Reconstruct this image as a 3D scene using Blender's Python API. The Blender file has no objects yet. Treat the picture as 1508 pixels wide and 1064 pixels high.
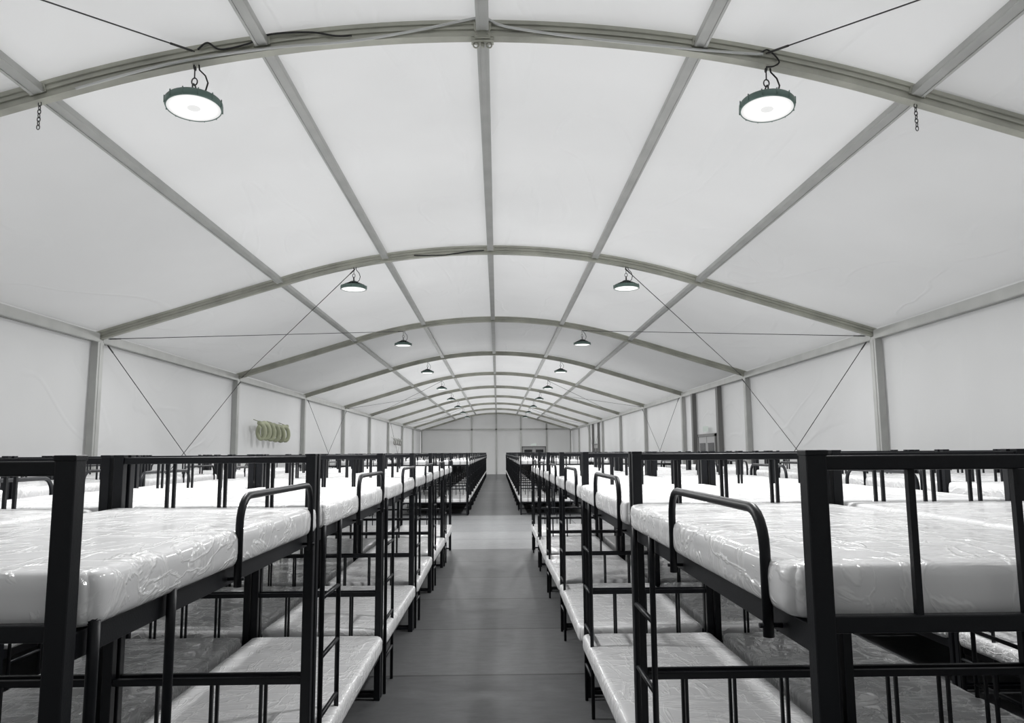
import bpy, bmesh, math, random
from mathutils import Vector, Matrix, noise
random.seed(4)
C=bpy.context.scene.collection
S=bpy.context.scene
# ------------------------------------------------------------------ constants
E=1.739; F=1100.0
PITCH=math.radians(6.944); YAW=math.radians(1.143); ROLL=math.radians(0.411)
CX=-0.10; W=6.09; HE=3.563; HR=4.924; P2X=3.289; P1X=1.653; Y1=5.344; D=6.2
def AY(i): return Y1+D*(i-1)
RAD=10.85
def prof(x):
    a=abs(x)
    if a<=P2X: return HR-(RAD-math.sqrt(RAD*RAD-a*a))
    h2=HR-(RAD-math.sqrt(RAD*RAD-P2X*P2X))
    return h2-(a-P2X)*(h2-HE)/(W-P2X)
# ------------------------------------------------------------------ materials
def mat(name):
    m=bpy.data.materials.new(name); m.use_nodes=True
    nt=m.node_tree; nt.nodes.clear()
    return m,nt,nt.nodes,nt.links
def N(ns,t):
    return ns.new(t)
def simple(name,col,rough=.5,metal=0,coat=0,bump=0,bscale=60,var=0,spec=.5):
    m,nt,ns,ln=mat(name)
    o=N(ns,'ShaderNodeOutputMaterial'); b=N(ns,'ShaderNodeBsdfPrincipled')
    b.inputs['Base Color'].default_value=(*col,1); b.inputs['Roughness'].default_value=rough
    b.inputs['Metallic'].default_value=metal; b.inputs['Coat Weight'].default_value=coat
    b.inputs['Specular IOR Level'].default_value=spec
    ln.new(b.outputs[0],o.inputs[0])
    tc=N(ns,'ShaderNodeTexCoord')
    nz=N(ns,'ShaderNodeTexNoise'); nz.inputs['Scale'].default_value=bscale; nz.inputs['Detail'].default_value=4
    ln.new(tc.outputs['Object'],nz.inputs['Vector'])
    if bump:
        bp=N(ns,'ShaderNodeBump'); bp.inputs['Strength'].default_value=bump; bp.inputs['Distance'].default_value=.01
        ln.new(nz.outputs['Fac'],bp.inputs['Height']); ln.new(bp.outputs[0],b.inputs['Normal'])
    if var:
        n2=N(ns,'ShaderNodeTexNoise'); n2.inputs['Scale'].default_value=3; n2.inputs['Detail'].default_value=5
        ln.new(tc.outputs['Object'],n2.inputs['Vector'])
        r=N(ns,'ShaderNodeValToRGB')
        r.color_ramp.elements[0].position=.3; r.color_ramp.elements[1].position=.7
        r.color_ramp.elements[0].color=(*[c*(1-var) for c in col],1); r.color_ramp.elements[1].color=(*[min(1,c*(1+var)) for c in col],1)
        ln.new(n2.outputs['Fac'],r.inputs[0]); ln.new(r.outputs[0],b.inputs['Base Color'])
    return m
def fabric(name,col,trans,wr=.25,crease=.25):
    m,nt,ns,ln=mat(name)
    o=N(ns,'ShaderNodeOutputMaterial'); d=N(ns,'ShaderNodeBsdfPrincipled'); t=N(ns,'ShaderNodeBsdfTranslucent')
    d.inputs['Roughness'].default_value=.45; d.inputs['Specular IOR Level'].default_value=.4
    mx=N(ns,'ShaderNodeMixShader'); mx.inputs[0].default_value=trans
    tc=N(ns,'ShaderNodeTexCoord')
    n1=N(ns,'ShaderNodeTexNoise'); n1.inputs['Scale'].default_value=.4; n1.inputs['Detail'].default_value=3
    ln.new(tc.outputs['Object'],n1.inputs['Vector'])
    r=N(ns,'ShaderNodeValToRGB'); r.color_ramp.elements[0].position=.3; r.color_ramp.elements[1].position=.75
    r.color_ramp.elements[0].color=(*[c*.90 for c in col],1); r.color_ramp.elements[1].color=(*col,1)
    ln.new(n1.outputs['Fac'],r.inputs[0])
    ln.new(r.outputs[0],d.inputs['Base Color']); ln.new(r.outputs[0],t.inputs[0])
    mp=N(ns,'ShaderNodeMapping'); mp.inputs['Scale'].default_value=(1.0,.35,.6); mp.inputs['Rotation'].default_value=(0,0,.5)
    ln.new(tc.outputs['Object'],mp.inputs['Vector'])
    n2=N(ns,'ShaderNodeTexNoise'); n2.inputs['Scale'].default_value=.7; n2.inputs['Detail'].default_value=2.5; n2.inputs['Distortion'].default_value=.6
    ln.new(mp.outputs[0],n2.inputs['Vector'])
    s=N(ns,'ShaderNodeMath'); s.operation='SUBTRACT'; s.inputs[1].default_value=.5
    a=N(ns,'ShaderNodeMath'); a.operation='ABSOLUTE'
    mr=N(ns,'ShaderNodeMapRange'); mr.interpolation_type='SMOOTHSTEP'; mr.inputs['From Min'].default_value=0; mr.inputs['From Max'].default_value=.02; mr.inputs['To Min'].default_value=crease*.4; mr.inputs['To Max'].default_value=0
    ln.new(n2.outputs['Fac'],s.inputs[0]); ln.new(s.outputs[0],a.inputs[0]); ln.new(a.outputs[0],mr.inputs['Value'])
    ad=N(ns,'ShaderNodeMath'); ad.operation='ADD'; ln.new(n2.outputs['Fac'],ad.inputs[0]); ln.new(mr.outputs[0],ad.inputs[1])
    bp=N(ns,'ShaderNodeBump'); bp.inputs['Strength'].default_value=wr; bp.inputs['Distance'].default_value=.1
    ln.new(ad.outputs[0],bp.inputs['Height']); ln.new(bp.outputs[0],d.inputs['Normal'])
    ln.new(d.outputs[0],mx.inputs[1]); ln.new(t.outputs[0],mx.inputs[2]); ln.new(mx.outputs[0],o.inputs[0])
    return m
def mattress_mat(name,pattern):
    m,nt,ns,ln=mat(name)
    o=N(ns,'ShaderNodeOutputMaterial'); b=N(ns,'ShaderNodeBsdfPrincipled')
    b.inputs['Roughness'].default_value=.6; b.inputs['Specular IOR Level'].default_value=.3
    b.inputs['Coat Weight'].default_value=.75 if not pattern else 1.0; b.inputs['Coat Roughness'].default_value=.15 if not pattern else .09
    b.inputs['Coat IOR'].default_value=1.5 if not pattern else 1.75
    ln.new(b.outputs[0],o.inputs[0])
    tc=N(ns,'ShaderNodeTexCoord'); oi=N(ns,'ShaderNodeObjectInfo')
    cm=N(ns,'ShaderNodeCombineXYZ'); mul=N(ns,'ShaderNodeMath'); mul.operation='MULTIPLY'; mul.inputs[1].default_value=37
    ad=N(ns,'ShaderNodeVectorMath'); ad.operation='ADD'
    ln.new(oi.outputs['Random'],mul.inputs[0]); ln.new(mul.outputs[0],cm.inputs[2]); ln.new(mul.outputs[0],cm.inputs[0])
    ln.new(tc.outputs['Object'],ad.inputs[0]); ln.new(cm.outputs[0],ad.inputs[1])
    def ridge(rot,sc,scale,dist,width,det=4):
        mp=N(ns,'ShaderNodeMapping'); mp.inputs['Rotation'].default_value=(0,0,rot); mp.inputs['Scale'].default_value=sc
        ln.new(ad.outputs[0],mp.inputs['Vector'])
        n=N(ns,'ShaderNodeTexNoise'); n.inputs['Scale'].default_value=scale; n.inputs['Detail'].default_value=det; n.inputs['Distortion'].default_value=dist
        ln.new(mp.outputs[0],n.inputs['Vector'])
        s=N(ns,'ShaderNodeMath'); s.operation='SUBTRACT'; s.inputs[1].default_value=.5
        a=N(ns,'ShaderNodeMath'); a.operation='ABSOLUTE'
        r=N(ns,'ShaderNodeMapRange'); r.interpolation_type='SMOOTHSTEP'; r.inputs['From Min'].default_value=0; r.inputs['From Max'].default_value=width
        r.inputs['To Min'].default_value=1; r.inputs['To Max'].default_value=0
        ln.new(n.outputs['Fac'],s.inputs[0]); ln.new(s.outputs[0],a.inputs[0]); ln.new(a.outputs[0],r.inputs['Value'])
        return r
    k=1.5 if pattern else 1.15
    r1=ridge(.7,(1.3,4.2,2.5),1.3*k,1.0,.05); r2=ridge(-.5,(3.2,1.3,2.5),1.7*k,1.3,.04)
    mx=N(ns,'ShaderNodeMath'); mx.operation='ADD'; ln.new(r1.outputs[0],mx.inputs[0]); ln.new(r2.outputs[0],mx.inputs[1])
    bp=N(ns,'ShaderNodeBump'); bp.inputs['Strength'].default_value=1.0 if pattern else .75; bp.inputs['Distance'].default_value=.010
    ln.new(mx.outputs[0],bp.inputs['Height']); ln.new(bp.outputs[0],b.inputs['Coat Normal'])
    bp2=N(ns,'ShaderNodeBump'); bp2.inputs['Strength'].default_value=.4 if pattern else .2; bp2.inputs['Distance'].default_value=.008
    ln.new(mx.outputs[0],bp2.inputs['Height']); ln.new(bp2.outputs[0],b.inputs['Normal'])
    r=N(ns,'ShaderNodeValToRGB')
    r.color_ramp.elements[0].position=0; r.color_ramp.elements[1].position=1
    if pattern:
        r.color_ramp.elements[0].color=(.74,.74,.745,1); r.color_ramp.elements[1].color=(.97,.97,.97,1)
    else:
        r.color_ramp.elements[0].color=(.84,.84,.845,1); r.color_ramp.elements[1].color=(.93,.93,.93,1)
    ln.new(mx.outputs[0],r.inputs[0]); ln.new(r.outputs[0],b.inputs['Base Color'])
    return m
def floor_mat():
    m,nt,ns,ln=mat('floor_vinyl')
    o=N(ns,'ShaderNodeOutputMaterial'); b=N(ns,'ShaderNodeBsdfPrincipled'); b.inputs['Roughness'].default_value=.5; b.inputs['Specular IOR Level'].default_value=.3
    ln.new(b.outputs[0],o.inputs[0])
    tc=N(ns,'ShaderNodeTexCoord')
    br=N(ns,'ShaderNodeTexBrick'); br.inputs['Scale'].default_value=1; br.offset=0
    br.inputs['Brick Width'].default_value=4.0; br.inputs['Row Height'].default_value=1.55; br.inputs['Mortar Size'].default_value=.016; br.inputs['Mortar Smooth'].default_value=.3
    br.inputs['Color1'].default_value=(.092,.094,.096,1); br.inputs['Color2'].default_value=(.122,.124,.126,1); br.inputs['Mortar'].default_value=(.04,.04,.04,1)
    of=N(ns,'ShaderNodeVectorMath'); of.operation='ADD'; of.inputs[1].default_value=(2.1,0.05,0); ln.new(tc.outputs['Object'],of.inputs[0])
    ln.new(of.outputs[0],br.inputs['Vector'])
    mp=N(ns,'ShaderNodeMapping'); mp.inputs['Scale'].default_value=(5,14,4)
    n=N(ns,'ShaderNodeTexNoise'); n.inputs['Scale'].default_value=1; n.inputs['Detail'].default_value=12; n.inputs['Roughness'].default_value=.8
    ln.new(tc.outputs['Object'],mp.inputs['Vector']); ln.new(mp.outputs[0],n.inputs['Vector'])
    mr=N(ns,'ShaderNodeMapRange'); mr.inputs['From Min'].default_value=.3; mr.inputs['From Max'].default_value=.7; mr.inputs['To Min'].default_value=.74; mr.inputs['To Max'].default_value=1.26
    ln.new(n.outputs['Fac'],mr.inputs['Value'])
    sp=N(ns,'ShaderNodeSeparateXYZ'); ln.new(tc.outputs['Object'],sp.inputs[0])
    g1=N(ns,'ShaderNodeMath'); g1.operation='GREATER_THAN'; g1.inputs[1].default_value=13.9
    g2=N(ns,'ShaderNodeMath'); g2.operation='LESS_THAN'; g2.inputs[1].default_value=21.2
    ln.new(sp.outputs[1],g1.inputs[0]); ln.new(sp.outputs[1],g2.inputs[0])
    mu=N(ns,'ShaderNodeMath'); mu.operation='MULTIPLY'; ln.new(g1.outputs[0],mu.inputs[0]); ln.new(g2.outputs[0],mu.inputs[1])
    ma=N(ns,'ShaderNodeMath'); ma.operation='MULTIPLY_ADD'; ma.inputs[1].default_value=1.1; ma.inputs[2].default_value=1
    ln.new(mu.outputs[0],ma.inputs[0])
    # lighter strip down the middle of the aisle
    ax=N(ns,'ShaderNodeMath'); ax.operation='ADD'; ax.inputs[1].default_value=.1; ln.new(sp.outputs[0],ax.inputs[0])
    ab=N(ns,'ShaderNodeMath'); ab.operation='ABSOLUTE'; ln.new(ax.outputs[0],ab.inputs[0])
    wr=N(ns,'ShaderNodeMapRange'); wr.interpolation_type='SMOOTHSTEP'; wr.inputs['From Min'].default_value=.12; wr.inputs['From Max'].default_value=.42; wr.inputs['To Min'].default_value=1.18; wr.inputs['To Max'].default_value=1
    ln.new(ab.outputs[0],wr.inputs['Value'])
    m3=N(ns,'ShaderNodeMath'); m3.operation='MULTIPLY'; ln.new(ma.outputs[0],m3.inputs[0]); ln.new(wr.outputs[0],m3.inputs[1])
    m2=N(ns,'ShaderNodeMath'); m2.operation='MULTIPLY'; ln.new(m3.outputs[0],m2.inputs[0]); ln.new(mr.outputs[0],m2.inputs[1])
    vm=N(ns,'ShaderNodeVectorMath'); vm.operation='SCALE'; ln.new(br.outputs['Color'],vm.inputs[0]); ln.new(m2.outputs[0],vm.inputs['Scale'])
    ln.new(vm.outputs[0],b.inputs['Base Color'])
    bp=N(ns,'ShaderNodeBump'); bp.inputs['Strength'].default_value=.3; bp.inputs['Distance'].default_value=.004
    ln.new(n.outputs['Fac'],bp.inputs['Height']); ln.new(bp.outputs[0],b.inputs['Normal'])
    return m
def emit(name,col,s):
    m,nt,ns,ln=mat(name)
    o=N(ns,'ShaderNodeOutputMaterial'); e=N(ns,'ShaderNodeEmission'); e.inputs[0].default_value=(*col,1); e.inputs[1].default_value=s
    ln.new(e.outputs[0],o.inputs[0]); return m
def lens_mat():
    m,nt,ns,ln=mat('lamp_lens_glow')
    o=N(ns,'ShaderNodeOutputMaterial'); e=N(ns,'ShaderNodeEmission')
    tc=N(ns,'ShaderNodeTexCoord'); ln_=N(ns,'ShaderNodeVectorMath'); ln_.operation='LENGTH'; ln.new(tc.outputs['Object'],ln_.inputs[0])
    r=N(ns,'ShaderNodeValToRGB'); cr=r.color_ramp
    for p,v in ((0,.46),(.045,.48),(.056,1),(.135,1),(.165,.55),(.205,.36)):
        el=cr.elements.new(p*4); el.color=(v,v,v*.99,1)
    cr.elements.remove(cr.elements[0])
    sc=N(ns,'ShaderNodeMath'); sc.operation='MULTIPLY'; sc.inputs[1].default_value=4; ln.new(ln_.outputs['Value'],sc.inputs[0]); ln.new(sc.outputs[0],r.inputs[0])
    e.inputs[1].default_value=1.8
    ln.new(r.outputs[0],e.inputs[0]); ln.new(e.outputs[0],o.inputs[0]); return m
M_BLACK=simple('black_powder_coat',(.0075,.0085,.011),.42,0,0,.06,220,0,.28)
M_ALU=simple('weathered_aluminium',(.40,.402,.35),.42,.4,0,.05,40,.18)
M_ALU2=simple('pale_aluminium',(.43,.435,.42),.42,.3,0,.05,40,.08)
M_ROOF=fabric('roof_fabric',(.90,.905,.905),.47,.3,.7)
M_ROOF_FALLOFF=fabric('roof_fabric_outer_falloff',(.80,.805,.805),.33,.3,.7)  # darker roof fabric copy: light falloff toward the sides put into the colour
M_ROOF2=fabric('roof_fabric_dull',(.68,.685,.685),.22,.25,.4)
M_WALL=fabric('wall_fabric',(.69,.695,.695),.19,.22,.4)
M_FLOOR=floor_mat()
M_MAT=mattress_mat('plastic_wrapped_white',False)
M_MAT2=mattress_mat('plastic_wrapped_patterned',True)
M_CABLE=simple('steel_cable',(.07,.07,.07),.5,.5)
M_CORD=simple('black_cord',(.015,.015,.015),.6)
M_GREYC=simple('grey_cable',(.55,.56,.55),.6)
M_LAMPB=simple('lamp_housing_dark',(.035,.05,.047),.4,.3)
M_LENS=lens_mat()
M_RIM=simple('lamp_rim',(.12,.18,.16),.35,.3)
M_DARK=simple('dark_grey_frame',(.14,.14,.135),.5)
M_GLASS=simple('dark_glass',(.02,.022,.025),.08,0,.6)
M_HOSE=simple('olive_hose',(.40,.42,.29),.6,0,0,.2,30,.3)
M_HOSE2=simple('pale_grey_hose',(.38,.38,.36),.6,0,0,.2,30,.1)
M_PAN=simple('door_panel',(.38,.38,.38),.6)
M_SIGN=emit('sign_panel',(.60,.66,.62),.7)
# ------------------------------------------------------------------ mesh helpers
def box(bm,x0,x1,y0,y1,z0,z1,bev=0,mi=0):
    vs=[bm.verts.new((x,y,z)) for x in (x0,x1) for y in (y0,y1) for z in (z0,z1)]
    fs=[(0,1,3,2),(4,6,7,5),(0,4,5,1),(2,3,7,6),(0,2,6,4),(1,5,7,3)]
    f=[bm.faces.new([vs[i] for i in q]) for q in fs]
    for q in f: q.material_index=mi
    if bev:
        es=list({e for q in f for e in q.edges})
        bmesh.ops.bevel(bm,geom=es,offset=bev,segments=2,affect='EDGES',profile=.5)
def tube(bm,pts,r,seg=10,caps=True,mi=0):
    pts=[Vector(p) for p in pts]; rings=[]
    up=None
    for i,p in enumerate(pts):
        if i==0: t=pts[1]-p
        elif i==len(pts)-1: t=p-pts[i-1]
        else: t=(pts[i+1]-p).normalized()+(p-pts[i-1]).normalized()
        t.normalize()
        if up is None:
            up=Vector((0,0,1)) if abs(t.z)<.9 else Vector((1,0,0))
        s=t.cross(up).normalized(); up=s.cross(t).normalized()
        rings.append([bm.verts.new(p+(s*math.cos(a)+up*math.sin(a))*r) for a in [2*math.pi*k/seg for k in range(seg)]])
    for a,b in zip(rings,rings[1:]):
        for k in range(seg):
            f=bm.faces.new((a[k],a[(k+1)%seg],b[(k+1)%seg],b[k])); f.smooth=True; f.material_index=mi
    if caps:
        for q in (rings[0][::-1],rings[-1]):
            f=bm.faces.new(q); f.material_index=mi
def lathe(bm,prof,seg=32,mi=0,smooth=True,c=(0,0,0)):
    rings=[]
    for r,z in prof:
        if r<1e-5: rings.append([bm.verts.new((c[0],c[1],c[2]+z))])
        else: rings.append([bm.verts.new((c[0]+r*math.cos(2*math.pi*k/seg),c[1]+r*math.sin(2*math.pi*k/seg),c[2]+z)) for k in range(seg)])
    for a,b in zip(rings,rings[1:]):
        for k in range(seg):
            k2=(k+1)%seg
            if len(a)==1: q=(a[0],b[k2],b[k])
            elif len(b)==1: q=(a[k],a[k2],b[0])
            else: q=(a[k],a[k2],b[k2],b[k])
            f=bm.faces.new(q); f.smooth=smooth; f.material_index=mi
def torus(bm,c,R,r,axis='x',seg=16,sub=6,sx=1,sz=1):
    pts=[]
    for k in range(seg+1):
        a=2*math.pi*k/seg
        u,v=R*math.cos(a)*sx,R*math.sin(a)*sz
        pts.append((c[0],c[1]+u,c[2]+v) if axis=='x' else (c[0]+u,c[1],c[2]+v))
    tube(bm,pts,r,sub,False)
def mesh(name,bm,*mats):
    bmesh.ops.recalc_face_normals(bm,faces=bm.faces[:])
    me=bpy.data.meshes.new(name); bm.to_mesh(me); bm.free()
    for m in mats: me.materials.append(m)
    return me
def obj(name,me,parent=None,loc=None):
    o=bpy.data.objects.new(name,me); C.objects.link(o)
    if parent: o.parent=parent
    if loc: o.location=loc
    return o
def top(o,label,cat,group=None,kind=None):
    o['label']=label; o['category']=cat
    if group: o['group']=group
    if kind: o['kind']=kind
    return o
def struct(o): o['kind']='structure'; return o
def copytree(root,parts,loc,rz):
    r=root.copy(); C.objects.link(r); r.location=loc; r.rotation_euler=(0,0,rz)
    for p in parts:
        q=p.copy(); q.parent=r; C.objects.link(q)
    return r
# ------------------------------------------------------------------ shell
YB=AY(0)-D*.55
YE=AY(10)
TOPZ=.085
xs=[-W+ (2*W)*k/96 for k in range(97)]
bm=bmesh.new()
ny=160; rows=[]; ys=[]
for j in range(ny+1):
    y=YB+(YE-YB)*j/ny; ys.append(y)
    t=((y-Y1)/D)%1.0; sag=.035*math.sin(math.pi*t)
    row=[]
    for x in xs:
        z=prof(x)+TOPZ-sag*math.sin(math.pi*min(1,abs(x)/W))
        z+=.014*noise.noise(Vector((x*.9,y*.5,0)))
        row.append(bm.verts.new((x+CX,y,max(z,prof(x)+.05))))
    rows.append(row)
for j,(a,b) in enumerate(zip(rows,rows[1:])):
    ym=(ys[j]+ys[j+1])/2
    for k in range(len(xs)-1):
        f=bm.faces.new((a[k],a[k+1],b[k+1],b[k])); f.smooth=True
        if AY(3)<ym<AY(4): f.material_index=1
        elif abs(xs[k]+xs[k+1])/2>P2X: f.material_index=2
struct(obj('ceiling',mesh('ceiling',bm,M_ROOF,M_ROOF2,M_ROOF_FALLOFF)))
def side_wall(s):
    bm=bmesh.new(); X=CX+s*(W+.06); rows=[]
    for j in range(181):
        y=YB+(YE-YB)*j/180; row=[]
        for k in range(9):
            z=(HE+.12)*k/8
            row.append(bm.verts.new((X+.015*noise.noise(Vector((y*.8,z*.7,s*5)))*(1 if 0<k<8 else 0),y,z)))
        rows.append(row)
    for a,b in zip(rows,rows[1:]):
        for k in range(8):
            f=bm.faces.new((a[k],a[k+1],b[k+1],b[k])); f.smooth=True
    return bm
struct(obj('wall_left',mesh('wall_left',side_wall(-1),M_WALL)))
struct(obj('wall_right',mesh('wall_right',side_wall(1),M_WALL)))
M_END=fabric('end_wall_fabric',(.70,.705,.70),.16,.15)
def gable(name,Y):
    bm=bmesh.new()
    b=[bm.verts.new((x+CX,Y,0)) for x in xs]; t=[bm.verts.new((x+CX,Y,prof(x)+TOPZ)) for x in xs]
    for k in range(len(xs)-1): bm.faces.new((b[k],b[k+1],t[k+1],t[k]))
    struct(obj(name,mesh(name,bm,M_END)))
gable('wall_end',YE+.08); gable('wall_back',YB)
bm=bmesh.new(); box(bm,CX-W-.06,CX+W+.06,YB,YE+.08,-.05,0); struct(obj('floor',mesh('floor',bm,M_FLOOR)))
# ------------------------------------------------------------------ frames
def sweep_arch():
    h=.066; w=.042
    sec=[(-w,-h),(w,-h),(w,-h+.03),(w-.012,-h+.036),(w-.012,-.012),(w,-.008),(w,.008),(w-.012,.012),(w-.012,h-.036),(w,h-.03),(w,h),
         (-w,h),(-w,h-.03),(-w+.012,h-.036),(-w+.012,.012),(-w,.008),(-w,-.008),(-w+.012,-.012),(-w+.012,-h+.036),(-w,-h+.03)]
    bm=bmesh.new(); px=[-W+2*W*k/80 for k in range(81)]; rings=[]
    for x in px:
        e=.02; dz=(prof(x+e)-prof(x-e))/(2*e) if abs(x)<W-.03 else -math.copysign((prof(P2X)-HE)/(W-P2X),x)
        n=Vector((-dz,0,1)).normalized()
        rings.append([bm.verts.new(Vector((x,yy,prof(x)))+n*zz) for yy,zz in sec])
    m=len(sec)
    for a,b in zip(rings,rings[1:]):
        for k in range(m): bm.faces.new((a[k],a[(k+1)%m],b[(k+1)%m],b[k]))
    bm.faces.new(rings[0]); bm.faces.new(rings[-1][::-1])
    return bm
me_arch=mesh('arch_beam',sweep_arch(),M_ALU)
bm=bmesh.new(); box(bm,-.055,.055,-.085,.085,0,HE-.05,.006); box(bm,-.06,-.055,-.03,.03,.02,HE-.1); box(bm,.055,.06,-.03,.03,.02,HE-.1)
box(bm,-.09,.09,-.13,.13,0,.015)
me_post=mesh('post',bm,M_ALU2)
bm=bmesh.new()
box(bm,-.065,.065,-.05,.05,-.02,.05,.004)
for yy in (-.05,.05):
    for dx in (-.045,.045): lathe(bm,[(0,.008),(.011,.008),(.011,-.008),(0,-.008)],8,c=(dx,yy,.02))
me_join=mesh('joint_plate',bm,M_ALU)
def slope(x): return (prof(x+.02)-prof(x-.02))/.04
for i in range(0,11):
    e=bpy.data.objects.new('tent_frame',None); C.objects.link(e); e.location=(CX,AY(i),0)
    top(e,'arched grey aluminium tent frame with two square side posts','tent frame','arched tent frames')
    obj('arch_beam',me_arch,e)
    for x in (-P2X,-P1X,0,P1X,P2X):
        o=obj('joint_plate',me_join,e,(x,0,prof(x))); o.rotation_euler=(0,-math.atan(slope(x)),0)
    obj('post',me_post,e,(-W+.02,0,0)); obj('post',me_post,e,(W-.02,0,0))
def purlin_mesh(hw,hh):
    bm=bmesh.new(); L=D-.10
    box(bm,-hw,hw,0,L,-hh,hh,.004)
    box(bm,-hw*.95,-hw*.55,.01,L-.01,-hh-.008,-hh+.002); box(bm,hw*.55,hw*.95,.01,L-.01,-hh-.008,-hh+.002)
    return mesh('purlin',bm,M_ALU2)
me_pur=purlin_mesh(.048,.035); me_eave=purlin_mesh(.06,.065)
for i in range(0,10):
    for x in (-P2X,-P1X,0,P1X,P2X):
        o=obj('roof_purlin',me_pur,None,(CX+x,AY(i)+.05,prof(x)+.01)); o.rotation_euler=(0,-math.atan(slope(x)),0)
        top(o,'straight pale aluminium roof purlin between two arches','roof beam','roof purlins')
    for s in (-1,1):
        o=obj('eave_beam',me_eave,None,(CX+s*(W-.02),AY(i)+.05,HE-.02))
        top(o,'pale aluminium eave beam along top of fabric side wall','roof beam','eave beams')
def cable(a,b,r=.0065,label='thin dark steel bracing cable across roof bay'):
    bm=bmesh.new(); a=Vector(a);b=Vector(b)
    tube(bm,[a,b],r,6)
    for p,q in ((a,b),(b,a)):
        d=(q-p).normalized(); tube(bm,[p+d*.02,p+d*.2],r*1.7,6)
    o=obj('bracing_cable',mesh('bracing_cable',bm,M_CABLE)); top(o,label,'cable','bracing cables')
LX=2.144
for i in (0,2,5,8):
    for s in (-1,1):
        hi=prof(LX)-.08; lo=HE-.03
        hi2=prof(LX)+.01 if i==0 else hi
        rr=.005 if i==0 else .0065
        cable((CX+s*LX,AY(i)+.05,hi),(CX+s*(W-.15),AY(i+1)-.06,lo),rr)
        cable((CX+s*LX,AY(i+1)-.055,hi2),(CX+s*(W-.15),AY(i)+.06,lo),rr)
for i in (2,4,7):
    for s in (-1,1):
        X=CX+s*(W-.12)
        cable((X,AY(i)+.1,HE-.12),(X,AY(i+1)-.1,.15),.007,'thin dark steel cross-bracing cable on side wall')
        cable((X+s*-.03,AY(i+1)-.1,HE-.12),(X+s*-.03,AY(i)+.1,.15),.007,'thin dark steel cross-bracing cable on side wall')
bm=bmesh.new()
box(bm,CX-W+.1,CX+W-.1,YE-.05,YE+.06,HE-.0,HE+.12)
for x in (-2,0,2,4.1): box(bm,CX+x-.06,CX+x+.06,YE-.05,YE+.06,0,prof(x)-.08)
struct(obj('trim_1',mesh('trim_1',bm,M_ALU2)))
def door(name,loc,rz,wd,hd,cols=False):
    bm=bmesh.new(); h=wd/2
    for s in (-1,1):
        x0,x1=(s*h,0) if s<0 else (0,s*h)
        box(bm,x0+.02,x1-.02,-.03,.03,.01,hd,.003,2)
        cx=(x0+x1)/2; hw=(x1-x0)*.34
        box(bm,cx-hw,cx+hw,-.04,.04,1.05,hd-.18,0,1)
        box(bm,s*.07-.015,s*.07+.015,-.07,-.03,.9,1.15,0,0)
    box(bm,-h-.06,-h+.02,-.05,.05,0,hd+.06,0,0); box(bm,h-.02,h+.06,-.05,.05,0,hd+.06,0,0); box(bm,-h-.06,h+.06,-.05,.05,hd,hd+.08,0,0)
    if cols:
        for s in (-1,1): box(bm,s*(h+.45)-.09,s*(h+.45)+.09,-.09,.03,0,HE-.1,0,0)
    o=obj(name,mesh(name,bm,M_DARK,M_GLASS,M_PAN),None,loc); o.rotation_euler=(0,0,rz); struct(o)
    b2=bmesh.new(); box(b2,-.22,.22,-.05,-.01,0,.15,.006)
    q=obj('exit_sign',mesh('exit_sign',b2,M_SIGN)); q.matrix_world=Matrix.Translation(loc)@Matrix.Rotation(rz,4,'Z')@Matrix.Translation((0,-.02,hd+.14))
    top(q,'small pale lit sign panel above dark double door','sign')
XR_=CX+W
door('door_1',(XR_,21.3,0),-math.pi/2,1.7,2.15,True)
door('door_2',(XR_,45.5,0),-math.pi/2,1.7,2.15,True)
door('door_3',(CX+3.05,YE,0),0,1.85,2.15)
# ------------------------------------------------------------------ lamps
def lamp_parts():
    P=[]
    bm=bmesh.new()
    lathe(bm,[(0,-.004),(.10,-.003),(.190,.0),(.193,.006),(0,.012)],44); P.append(('lens',mesh('lens',bm,M_LENS)))
    bm=bmesh.new()
    lathe(bm,[(.189,-.005),(.197,-.004),(.203,.012),(.203,.040),(.194,.052),(.10,.060),(.0,.060)],52); lathe(bm,[(.189,-.005),(.191,.012)],52)
    for k in range(12):
        a=2*math.pi*k/12; lathe(bm,[(0,-.002),(.0045,-.002),(.0045,.054),(0,.054)],8,c=(.203*math.cos(a),.203*math.sin(a),0))
    P.append(('lamp_rim',mesh('lamp_rim',bm,M_RIM)))
    bm=bmesh.new()
    lathe(bm,[(.075,.048),(.07,.11),(.05,.125),(.0,.128)],28)
    for k in range(26):
        a=2*math.pi*k/26; c,s=math.cos(a),math.sin(a)
        pr=[(.06,.05),(.182,.05),(.15,.074),(.08,.105),(.06,.105)]
        A=[bm.verts.new((r*c-s*.0025,r*s+c*.0025,z)) for r,z in pr]; B=[bm.verts.new((r*c+s*.0025,r*s-c*.0025,z)) for r,z in pr]
        bm.faces.new(A); bm.faces.new(B[::-1])
        for q in range(5): bm.faces.new((A[q],A[(q+1)%5],B[(q+1)%5],B[q]))
    P.append(('housing',mesh('housing',bm,M_LAMPB)))
    bm=bmesh.new()
    torus(bm,(0,0,.158),.034,.006,'x',14,6); torus(bm,(0,0,.215),.03,.005,'y',14,6,.7,1); tube(bm,[(0,0,.24),(0,0,.335)],.005,6); torus(bm,(0,0,.33),.02,.005,'x',12,6)
    P.append(('hook',mesh('hook',bm,M_CABLE)))
    bm=bmesh.new()
    pts=[(.05,0,.11),(.085,0,.14),(.10,.0,.2),(.08,0,.26),(.035,0,.31),(.03,0,.36)]
    tube(bm,pts,.006,6); P.append(('cord',mesh('cord',bm,M_CORD)))
    return P
LP=lamp_parts()
ld=bpy.data.lights.new('lamp_light','AREA'); ld.shape='DISK'; ld.size=.36; ld.energy=125; ld.color=(1,1,1)
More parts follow.
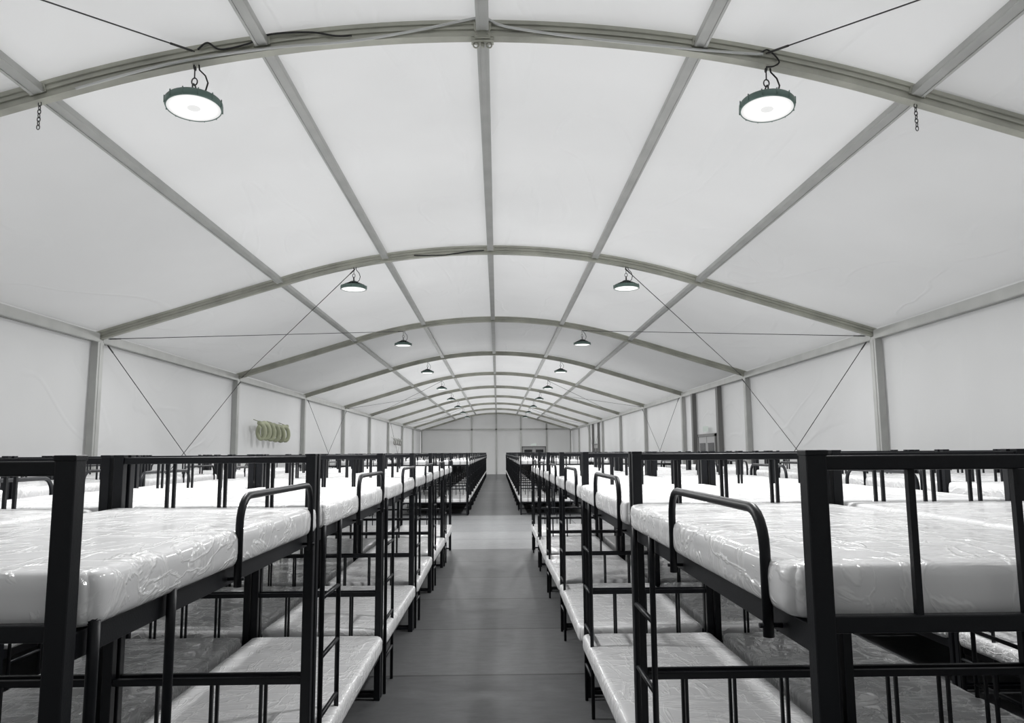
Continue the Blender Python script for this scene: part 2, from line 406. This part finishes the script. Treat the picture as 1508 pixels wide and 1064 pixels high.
for i in range(1,10):
    for s in (-1,1):
        r=bpy.data.objects.new('high_bay_lamp',None); C.objects.link(r)
        r.location=(CX+s*LX,AY(i)-.02,prof(LX)-.07-.345)
        top(r,'round black high-bay lamp with glowing white lens hung from arch','ceiling lamp','high-bay lamps')
        if i==1: r.rotation_euler=(math.radians(-4.5),math.radians(3*s),0)
        for n,m in LP: obj(n,m,r)
        l=bpy.data.objects.new('lamp_light',ld); C.objects.link(l); l.parent=r; l.location=(0,0,-.02)
def cpath(pts,y,r,m,name,label,cat):
    P=[Vector((CX+p[0],y,prof(p[0])+p[1])) for p in pts]
    out=[]
    for k in range(len(P)-1):
        p0=P[max(0,k-1)];p1=P[k];p2=P[k+1];p3=P[min(len(P)-1,k+2)]
        for j in range(8):
            t=j/8; out.append(.5*((2*p1)+(p2-p0)*t+(2*p0-5*p1+4*p2-p3)*t*t+(-p0+3*p1-3*p2+p3)*t**3))
    out.append(P[-1])
    bm=bmesh.new(); tube(bm,out,r,8)
    top(obj(name,mesh(name,bm,m)),label,cat)
yf=Y1-.056
cpath([(-2.12,.02),(-2.05,.06),(-1.95,-.01),(-1.75,.0),(-1.6,.05),(-1.3,.03),(-1.1,-.02),(-.98,-.03)],yf,.007,M_CORD,'power_cord','black power cord draped along arch beam to lamp','cable')
cpath([(-3.0,-.075),(-2.3,-.05),(-1.6,-.06),(-1.0,-.075),(-.5,-.02),(-.1,.06),(.02,.07),(.2,.0),(.8,-.06),(1.5,-.06),(2.0,-.02),(2.12,.0)],yf,.010,M_GREYC,'electrical_cable','grey electrical cable running along arch beam','cable')
cpath([(2.1,.0),(2.16,.04),(2.24,-.03),(2.2,-.08),(2.14,-.1)],yf,.006,M_CORD,'power_cord','short black power cord looped at lamp mount','cable')
cpath([(-1.2,-.03),(-.95,-.06),(-.7,-.07),(-.5,-.05),(-.3,-.03),(-.1,-.02)],Y1+D-.06,.009,M_CORD,'power_cord','black power cord draped along arch beam near ridge','cable')
bm=bmesh.new(); z=HR-.066
box(bm,-.085,.085,-.035,.035,z-.03,z,.004); torus(bm,(-.05,0,z-.05),.02,.006,'y',12,6); torus(bm,(.05,0,z-.05),.02,.006,'y',12,6)
box(bm,-.06,.06,-.054,-.046,z-.02,z+.08,.002)
for dx in (-.04,.04):
    for dz in (.01,.06): lathe(bm,[(0,.006),(.009,.006),(.009,-.006),(0,-.006)],8,c=(dx,-.056,z+dz))
lathe(bm,[(0,-.0),(.014,0),(.014,-.035),(0,-.035)],10,c=(0,0,z-.03))
top(obj('ridge_bracket',mesh('ridge_bracket',bm,M_ALU),None,(CX,Y1,0)),'small steel bracket with rings under ridge of arch','bracket')
bm=bmesh.new()
for k in range(7): torus(bm,(0,0,-.016-.03*k),.017,.0035,'x' if k%2 else 'y',10,5,.65,1.15)
me_ch=mesh('hanging_chain',bm,M_CABLE)
for s in (-1,1):
    top(obj('hanging_chain',me_ch,None,(CX+s*P2X,Y1,prof(P2X)-.065)),'short steel link chain hanging from arch beam','chain','hanging chains')
def coil(Y0,Y1_,z,R,r,loops,m,label):
    bm=bmesh.new(); n=loops*20; pts=[]
    for k in range(n+1):
        a=2*math.pi*k/20; w=1+.10*math.sin(k*.37); pts.append((R*.45*math.sin(a)*w,(Y1_-Y0)*k/n+R*.45*math.sin(a),R*math.cos(a)*w))
    tube(bm,pts,r,8)
    for t in (.08,.5,.92):
        tube(bm,[(0,(Y1_-Y0)*t,R+r*.5),(-.2,(Y1_-Y0)*t,R+.1)],.01,6)
    top(obj('coiled_hose',mesh('coiled_hose',bm,m),None,(CX-W+.2,Y0,z)),label,'hose')
coil(18.9,21.5,2.32,.20,.055,6,M_HOSE,'olive-green coiled hose hung along fabric side wall')
coil(43.5,47.0,2.4,.16,.045,4,M_HOSE2,'pale grey coiled hose hung along fabric side wall')
# ------------------------------------------------------------------ bunk bed
PX=.44; PY=.99; HB=1.74; PH=.0215
def g_post(bm,x,y):
    box(bm,x-PH,x+PH,y-PH,y+PH,0,HB-.004,.004); box(bm,x-PH-.0015,x+PH+.0015,y-PH-.0015,y+PH+.0015,HB-.012,HB,.002)
def g_end(bm,y,zl):
    lo,hi=zl
    box(bm,-PX+PH,PX-PH,y-.013,y+.013,hi-.03,hi,.003)
    box(bm,-PX+PH,PX-PH,y-.013,y+.013,lo,lo+.034,.003)
    for x in (-.22,0.02,.24): box(bm,x-.007,x+.007,y-.007,y+.007,lo+.034,hi-.03)
def g_floorbar(bm,y): box(bm,-PX+PH,PX-PH,y-.012,y+.012,.02,.045)
def g_side(bm,x,z): 
    box(bm,x-.014,x+.014,-PY+PH,PY-PH,z-.055,z,.003)
def g_slats(bm,z):
    for k in range(13):
        y=-.87+k*.145; box(bm,-PX+.015,PX-.015,y-.03,y+.03,z-.02,z-.001)
def arcpts(y0,y1,zb,zt,x,rc=.09):
    P=[(x,y0,zb),(x,y0,zt-rc)]
    for k in range(1,7):
        a=math.pi/2*k/6; P.append((x,y0+rc-rc*math.cos(a),zt-rc+rc*math.sin(a)))
    for k in range(0,7):
        a=math.pi/2*k/6; P.append((x,y1-rc+rc*math.sin(a),zt-rc+rc*math.cos(a)))
    P.append((x,y1,zb)); return P
def g_guard(bm): 
    x=PX+.045; y0=-PY+.89; y1=-PY+1.80
    tube(bm,arcpts(y0,y1,1.325,1.605,x),.0125,12)
    for y in (y0,y1): 
        tube(bm,[(PX+.01,y,1.35),(x+.02,y,1.35)],.006,8)
def g_ladder(bm):
    x=PX+.03
    for y in (-PY+.07,-PY+.44):
        tube(bm,[(x-.0,y,1.40),(x,y,1.30),(x,y,.0)],.012,10)
        tube(bm,[(x,y,1.395),(x-.02,y,1.41),(x-.04,y,1.395)],.011,8)
    for z in (.25,.52,.79,1.06): tube(bm,[(x,-PY+.07,z),(x,-PY+.44,z)],.011,8)
UL=(1.375,HB-.012); LL=(.33,.745)
def mk(fn,name): 
    bm=bmesh.new(); fn(bm); return mesh(name,bm,M_BLACK)
BP=[]
for x in (-PX,PX):
    for y in (-PY,PY): BP.append(('post',mk(lambda b:g_post(b,x,y),'bunk_post')))
for y in (-PY,PY):
    BP.append(('upper_end_rail',mk(lambda b:g_end(b,y,UL),'upper_end_rail')))
    BP.append(('lower_end_rail',mk(lambda b:g_end(b,y,LL),'lower_end_rail')))
    BP.append(('foot_bar',mk(lambda b:g_floorbar(b,y),'foot_bar')))
for x in (-PX,PX):
    BP.append(('upper_side_rail',mk(lambda b:g_side(b,x,1.385),'upper_side_rail')))
    BP.append(('lower_side_rail',mk(lambda b:g_side(b,x,.34),'lower_side_rail')))
BP.append(('upper_slats',mk(lambda b:g_slats(b,1.385),'upper_slats')))
BP.append(('lower_slats',mk(lambda b:g_slats(b,.34),'lower_slats')))
BP.append(('guard_rail',mk(g_guard,'guard_rail')))
BP.append(('ladder',mk(g_ladder,'ladder')))
bm=bmesh.new()
for n,m in BP: bm.from_mesh(m)
me_bunk=mesh('bunk_bed_whole',bm,M_BLACK)
# ------------------------------------------------------------------ mattress
def mattress(seed,T,nx,ny,amp,hy=.95,top_crown=.010):
    hx=.460; r=.026; rc=.055
    def ticks(h,n):
        e=[-h,-h+r*.15,-h+r*.45,-h+r]; m=[(-h+r)+(2*(h-r))*k/n for k in range(1,n)]
        return e+m+[h-r,h-r*.45,h-r*.15,h]
    X=ticks(hx,nx);Y=ticks(hy,ny);Z=[0,r*.15,r*.45,r,T*.38,T*.62,T-r,T-r*.45,T-r*.15,T]
    bm=bmesh.new(); V={}
    def warp(p):
        p=Vector(p)
        nn=noise.noise(Vector((p.x*3.0,p.y*2.6,p.z*3+seed*13)))+.3*noise.noise(Vector((p.x*9,p.y*7,seed*7.)))
        up=p.z/T
        ex=max(0,1-(p.x/hx)**2); ey=max(0,1-(p.y/hy)**2)
        p.z+=up*(top_crown*ex*ey+amp*nn)
        s=math.sin(math.pi*min(1,max(0,up)))
        dx=hx-abs(p.x); dy=hy-abs(p.y)
        if dx<r+.002: p.x+=math.copysign(.004*s,p.x)
        if dy<r+.002: p.y+=math.copysign(.004*s,p.y)
        fx=max(0,1-dx/.07); fy=max(0,1-dy/.10); f=max(fx,fy)
        if f>0:   # loose plastic film rumples toward the edges and most at the corners
            g=f*(.3+1.1*fx*fy)
            q=Vector((p.x*10,p.y*10,p.z*15+seed*5))
            w=noise.noise(q); w2=abs(noise.noise(q*2.3+Vector((3,1,7))))
            if fx>0: p.x+=math.copysign(.009*g*(w*.5+w2*.8),p.x)
            if fy>0: p.y+=math.copysign(.009*g*(w*.4+w2*.9),p.y)
            p.z+=up*.006*g*w
        return p
    def v(i,j,k):
        if (i,j,k) in V: return V[(i,j,k)]
        p=Vector((X[i],Y[j],Z[k]))
        c=Vector((max(-hx+r,min(hx-r,p.x)),max(-hy+r,min(hy-r,p.y)),max(r,min(T-r,p.z))))
        d=p-c
        if d.length>1e-6:
            mxx=max(abs(d.x),abs(d.y),abs(d.z)); p=c+d.normalized()*mxx
        cx=abs(p.x)-(hx-rc); cy=abs(p.y)-(hy-rc)
        if cx>0 and cy>0:
            L=math.hypot(cx,cy); M=max(cx,cy); k2=M/L
            p.x=math.copysign(hx-rc+cx*k2,p.x); p.y=math.copysign(hy-rc+cy*k2,p.y)
        V[(i,j,k)]=bm.verts.new(warp(p)); return V[(i,j,k)]
    nX,nY,nZ=len(X)-1,len(Y)-1,len(Z)-1
    def q(*c):
        f=bm.faces.new([v(*t) for t in c]); f.smooth=True
    for i in range(nX):
        for j in range(nY):
            q((i,j,0),(i,j+1,0),(i+1,j+1,0),(i+1,j,0)); q((i,j,nZ),(i+1,j,nZ),(i+1,j+1,nZ),(i,j+1,nZ))
    for i in range(nX):
        for k in range(nZ):
            q((i,0,k),(i+1,0,k),(i+1,0,k+1),(i,0,k+1)); q((i,nY,k),(i,nY,k+1),(i+1,nY,k+1),(i+1,nY,k))
    for j in range(nY):
        for k in range(nZ):
            q((0,j,k),(0,j,k+1),(0,j+1,k+1),(0,j+1,k)); q((nX,j,k),(nX,j+1,k),(nX,j+1,k+1),(nX,j,k+1))
    return bm
hi_m=[mesh('mattress_fine',mattress(s,.114,56,110,.0035,.945),M_MAT) for s in (1,2,3)]
hl_m=[mesh('mattress_fine_low',mattress(s,.116,56,110,.005,.925),M_MAT) for s in (8,9)]
hi_p=[mesh('mattress_fine_patterned',mattress(s,.114,56,110,.007,.93),M_MAT2) for s in (4,5)]
lo_m=[mesh('mattress_plain',mattress(s,.116,6,14,.003,.935),M_MAT) for s in (6,7)]
ROWS=[(-1.306,0,'A'),(-2.246,math.pi,'B'),(-4.03,0,'C'),(-4.97,math.pi,'D'),
      (1.091,math.pi,'A'),(2.031,0,'B'),(3.79,math.pi,'C'),(4.73,0,'D')]
proto=None; parts=[]
def put_mat(x,y,z,rz,me,label,group,sh=.022,jit=.004):
    o=obj('mattress',me); 
    sh=sh if abs(rz)<.1 else -sh
    o.location=(x+sh,y+random.uniform(-.012,.012),z); o.rotation_euler=(0,0,rz+random.uniform(-jit,jit))
    top(o,label,'mattress',group)
def put_bunk(x,y,rz,detail):
    global proto
    if detail:
        if proto is None:
            proto=bpy.data.objects.new('bunk_bed',None); C.objects.link(proto)
            top(proto,'black metal bunk bed frame with ladder and guard rail','bunk bed','rows of bunk beds')
            for n,m in BP: parts.append(obj(n,m,proto))
            proto.location=(x,y,0); proto.rotation_euler=(0,0,rz)
        else: copytree(proto,parts,(x,y,0),rz)
    else:
        o=obj('bunk_bed',me_bunk,None,(x,y,0)); o.rotation_euler=(0,0,rz)
        top(o,'black metal bunk bed frame with ladder and guard rail','bunk bed','rows of bunk beds')
k=0
for x,rz,row in ROWS:
    for n in range(6):
        y=2.536+2.052*n; near=n<4
        put_bunk(x,y,rz,row=='A' or n<3)
        k+=1
        put_mat(x,y,1.387,rz,(hi_m[k%3] if near else lo_m[k%2]),'white mattress in clear crinkled plastic on upper bunk','upper bunk mattresses')
        pat=(row in 'BCD' and near)
        put_mat(x,y,.342,rz,(hi_p[k%2] if pat else hl_m[k%2] if near else lo_m[k%2]),
                'pale grey mattress in wrinkled shiny plastic on lower bunk' if pat else 'white plastic-wrapped mattress on lower bunk','lower bunk mattresses',.03,.012)
    for n in range(17):
        y=21.35+.99+2.052*n
        put_bunk(x,y,rz,False)
        put_mat(x,y,1.387,rz,lo_m[n%2],'white mattress in clear crinkled plastic on upper bunk','upper bunk mattresses')
        if row in 'AB': put_mat(x,y,.342,rz,lo_m[n%2],'white plastic-wrapped mattress on lower bunk','lower bunk mattresses')
# ------------------------------------------------------------------ world + camera
w=bpy.data.worlds.new('World'); S.world=w; w.use_nodes=True
bg=w.node_tree.nodes['Background']; bg.inputs[0].default_value=(1,1,1,1); bg.inputs[1].default_value=.92
S.view_settings.view_transform='Standard'; S.view_settings.look='None'; S.view_settings.exposure=0
cd=bpy.data.cameras.new('Camera'); cam=bpy.data.objects.new('Camera',cd); C.objects.link(cam); S.camera=cam
cd.sensor_width=36; cd.lens=F/1508*36; cd.clip_start=.05; cd.clip_end=300
Fv=Vector((math.sin(YAW)*math.cos(PITCH),math.cos(YAW)*math.cos(PITCH),math.sin(PITCH)))
R=Vector((math.cos(YAW),-math.sin(YAW),0)); U=R.cross(Fv)
R2=R*math.cos(ROLL)-U*math.sin(ROLL); U2=R*math.sin(ROLL)+U*math.cos(ROLL)
m=Matrix((R2,U2,-Fv)).transposed().to_4x4(); m.translation=Vector((0,0,E)); cam.matrix_world=m
